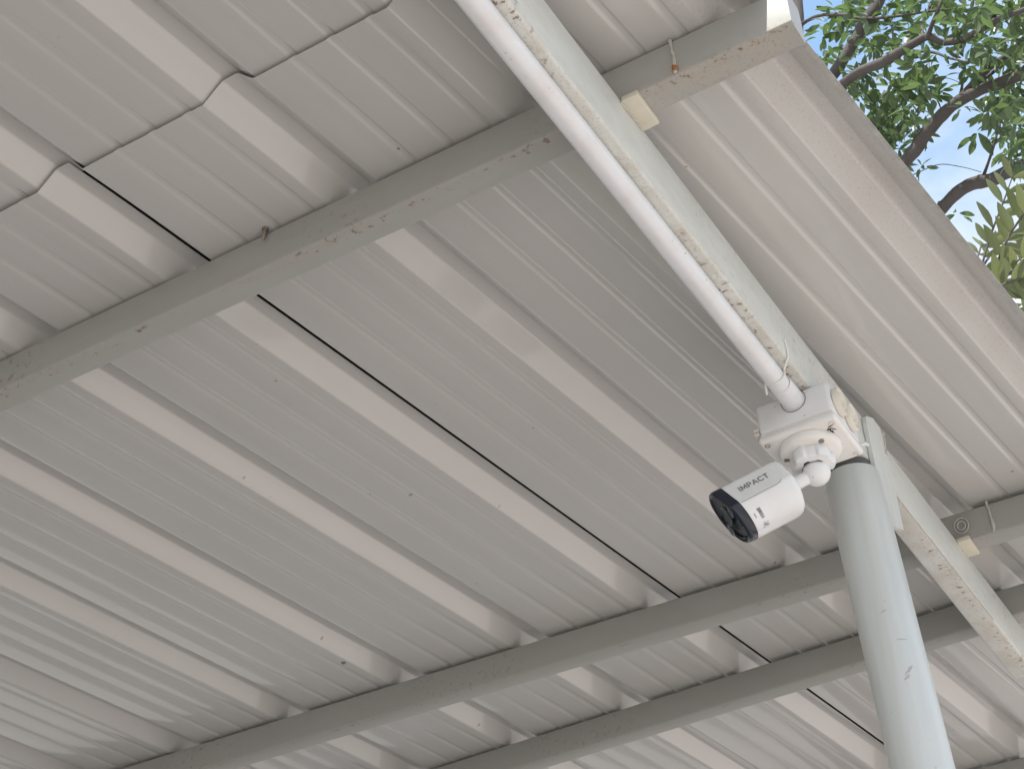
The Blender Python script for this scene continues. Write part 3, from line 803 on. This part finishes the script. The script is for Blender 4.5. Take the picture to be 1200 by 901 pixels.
# leaf clusters: (u, v, spread_u, spread_v, count, depth, size)
CL = [
 (990, 12, 24, 14, 26, 4.35, 1.0), (965, 40, 14, 14, 12, 4.3, .9), (1010, 20, 22, 18, 28, 4.5, 1.0), (1045, 12, 28, 16, 34, 4.4, 1.0), (1085, 5, 28, 12, 26, 4.35, 1.0),
 (995, 60, 26, 22, 30, 4.45, 1.0), (975, 68, 10, 12, 8, 4.3, .9), (1035, 40, 22, 16, 22, 4.3, 1.1), (1060, 28, 20, 14, 16, 4.3, 1.1),
 (1015, 95, 24, 18, 34, 4.55, 1.0), (1045, 118, 30, 26, 75, 4.6, 1.0), (1030, 135, 26, 22, 60, 4.65, 1.0), (1065, 100, 20, 16, 32, 4.4, 1.1), (1082, 118, 16, 16, 24, 4.3, 1.1),
 (1050, 160, 18, 18, 36, 4.6, 1.0), (1075, 150, 18, 14, 22, 4.6, .9), (1040, 70, 26, 14, 26, 4.4, 1.0), (1072, 72, 18, 12, 16, 4.2, 1.0),
 (1082, 190, 10, 8, 5, 4.5, .8), (1100, 104, 8, 8, 5, 4.3, .9),
 (1118, 20, 22, 14, 22, 4.2, 1.0), (1150, 12, 28, 14, 34, 4.15, 1.0), (1185, 10, 26, 14, 34, 4.1, 1.0), (1135, 35, 16, 10, 14, 4.2, 1.0),
 (1160, 52, 22, 16, 30, 4.2, 1.0), (1190, 40, 22, 20, 34, 4.2, 1.0), (1150, 70, 18, 16, 18, 4.3, .9), (1180, 75, 20, 14, 24, 4.3, .9), (1140, 85, 14, 16, 10, 4.3, .9),
 (1195, 105, 18, 14, 24, 4.3, 1.0), (1170, 112, 18, 12, 24, 4.35, 1.0), (1185, 130, 22, 16, 42, 4.35, 1.0), (1162, 132, 14, 12, 18, 4.4, .9), (1195, 155, 14, 14, 26, 4.4, 1.0),
 (1182, 162, 10, 14, 14, 4.45, .9), (1192, 180, 12, 10, 14, 4.4, 1.0), (1143, 160, 7, 8, 4, 4.45, 1.3), (1128, 128, 8, 8, 4, 4.4, .9), (1125, 70, 12, 10, 5, 4.1, .9), (1100, 60, 8, 12, 5, 4.15, .9),
 (1096, 30, 16, 16, 10, 4.2, 1.0), (1100, 232, 5, 8, 3, 4.6, .9), (1118, 246, 6, 6, 3, 4.6, .9),
 (1025, 155, 14, 14, 24, 4.7, 1.0), (1000, 118, 12, 14, 14, 4.6, 1.0), (1062, 185, 8, 8, 6, 4.6, .9),
]
rng = random.Random(21)
spots_ = []
for (u, v, su, sv, cnt, Y, sz) in CL:
    cnt = int(cnt * 1.8)
    k = max(1, cnt // 6)
    heads = [att(u + rng.gauss(0, su * .55), v + rng.gauss(0, sv * .55), Y + rng.gauss(0, .2)) for _ in range(k)]
    for i in range(cnt):
        hd = heads[i % k]
        dirv = Vector((rng.gauss(0, 1), rng.gauss(0, 1), rng.gauss(-.25, .8))).normalized()
        p = hd + dirv * rng.uniform(0, .045)
        spots_.append((p, dirv, rng.uniform(-1.2, 1.2), sz * rng.uniform(.7, 1.2), True))
# the rest of the crown, outside the frame
for _ in range(260):
    c0 = Vector((-1.5, 7.05, 7.0)) + Vector((rng.gauss(0, 1.5), rng.gauss(0, 1.0), rng.gauss(0, 1.1)))
    q = c0; cz = q.dot(f)
    u, v = 600 + FPX * q.dot(r) / cz, 450.5 + FPX * q.dot(d) / cz
    if -60 < v < 320 and u > 900: continue
    for i in range(14):
        dirv = Vector((rng.gauss(0, 1), rng.gauss(0, 1), rng.gauss(-.25, .8))).normalized()
        spots_.append((c0 + dirv * rng.uniform(0, .24), dirv, rng.uniform(-1.2, 1.2), rng.uniform(.8, 1.2), False))
LM = [leaf_mesh(.086, .033, M_LEAF, .12), leaf_mesh(.100, .035, M_LEAF, .25), leaf_mesh(.076, .032, M_LEAF, .05)]
def seen(p):
    cz = p.dot(f); u, v = 600 + FPX * p.dot(r) / cz, 450.5 + FPX * p.dot(d) / cz
    return 930 < u < 1195 and 4 < v < 330 and v < 46 + (u - 943) * 1.26 - 8
order = sorted([q for q in spots_ if q[4] and seen(q[0])], key=lambda q: q[0].y - q[3])
single = order[:290]; sid = set(id(q) for q in single)
org = Vector(tree['_o'])
for (p, dv, roll, sz, _) in single:
    o = bpy.data.objects.new('leaf', rng.choice(LM)); sc.collection.objects.link(o); o.parent = tree
    R_ = rot_from(dv, roll)
    o.matrix_local = Matrix.Translation(p + Vector((0, 0, EYE)) - org) @ R_.to_4x4() @ Matrix.Scale(sz, 4)
mb = MB()
for q in spots_:
    if id(q) in sid: continue
    p, dv, roll, sz, _ = q; R_ = rot_from(dv, roll); me = rng.choice(LM); b = len(mb.v)
    mb.v += [p + R_ @ (vv.co * sz) for vv in me.vertices]
    for pl_ in me.polygons: mb.f.append([b + i for i in pl_.vertices]); mb.mi.append(0)
tag(mb.build('foliage', M_LEAF, tree, smooth=True, angle=80), kind='stuff')

# a feathery young tree just beyond the far end of the roof
ft = thing('feather_leafed_tree', Vector((-.80, 5.72+.75, 0)), 'feather leafed young tree with long olive leaflets at the right behind the roof edge', 'tree')
top = att(1150, 352, 3.75)
limb('stem', [(-.80, 6.47, -EYE - .1), (-.80, 6.45, .8), (-.80, 6.38, 1.9), (-.79, 6.3, 2.8), top], [.05, .044, .038, .03, .016], 10, ft)
FR = [
 ([top, att(1150, 318, 3.5), att(1158, 285, 3.47), att(1170, 252, 3.45), att(1180, 225, 3.44), att(1188, 203, 3.44)], 8, 0.113, 1.0),
 ([top, att(1172, 300, 3.30), att(1190, 265, 3.26), att(1212, 235, 3.22), att(1235, 205, 3.2)], 9, 0.118, 1.0),
 ([top, att(1172, 330, 3.35), att(1195, 312, 3.3), att(1225, 292, 3.25), att(1260, 275, 3.2)], 9, 0.118, 1.1),
 ([top, att(1182, 345, 3.45), att(1205, 345, 3.4), att(1240, 345, 3.36)], 8, 0.113, 1.1),
 ([top, att(1140, 318, 3.7), att(1147, 298, 3.72), att(1150, 285, 3.74)], 4, .075, 1.0),
 ([top, att(1150, 318, 3.75), att(1168, 290, 3.8), att(1188, 275, 3.82), att(1215, 262, 3.85)], 8, 0.101, 1.1),
 ([top, att(1165, 360, 3.5), att(1185, 372, 3.45), att(1210, 385, 3.4)], 6, 0.101, 1.1),
 ([top, att(1180, 320, 3.9), att(1200, 300, 3.9), att(1225, 290, 3.9)], 8, 0.109, 1.1),
 ([top, att(1165, 340, 3.3), att(1185, 330, 3.28), att(1215, 325, 3.26)], 7, 0.109, 1.1),
]
FLM = leaf_mesh(1.0, .30, M_FROND, .10, 'leaflet')
forg = Vector(ft['_o'])
for pts, nl, ll, wsc in FR:
    ra = limb('frond_stalk', pts, [.006, .005, .0045, .004, .003, .002][:len(pts)], 6, ft)
    acc = [(pts[i] + (pts[i + 1] - pts[i]) * t, (pts[i + 1] - pts[i]).normalized()) for i in range(len(pts) - 1) for t in (0, .25, .5, .75)]
    acc = acc[len(acc) // 5:]
    for k in range(nl):
        p, t_ = acc[int(k * (len(acc) - 1) / max(1, nl - 1))]
        sidev = t_.cross(f).normalized()
        for sg in (-1, 1):
            if rng.random() < .08: continue
            dirv = (sidev * sg * .85 + t_ * .75 + f * rng.uniform(-.35, .25) + Vector((0, 0, rng.uniform(-.1, .12)))).normalized()
            o = bpy.data.objects.new('leaflet', FLM); sc.collection.objects.link(o); o.parent = ft
            xx = dirv; zz_ = (-f + Vector((rng.uniform(-.4, .4), rng.uniform(-.3, .3), rng.uniform(-.4, .4)))); zz_ = (zz_ - xx * zz_.dot(xx)).normalized(); yy_ = zz_.cross(xx)
            R_ = Matrix(((xx.x, yy_.x, zz_.x), (xx.y, yy_.y, zz_.y), (xx.z, yy_.z, zz_.z)))
            s_ = ll * rng.uniform(.85, 1.15)
            o.matrix_local = Matrix.Translation(p + Vector((0, 0, EYE)) - forg) @ R_.to_4x4() @ Matrix.Diagonal((s_, s_ * wsc, s_, 1))

for o in sc.objects:
    if '_o' in o: del o['_o']
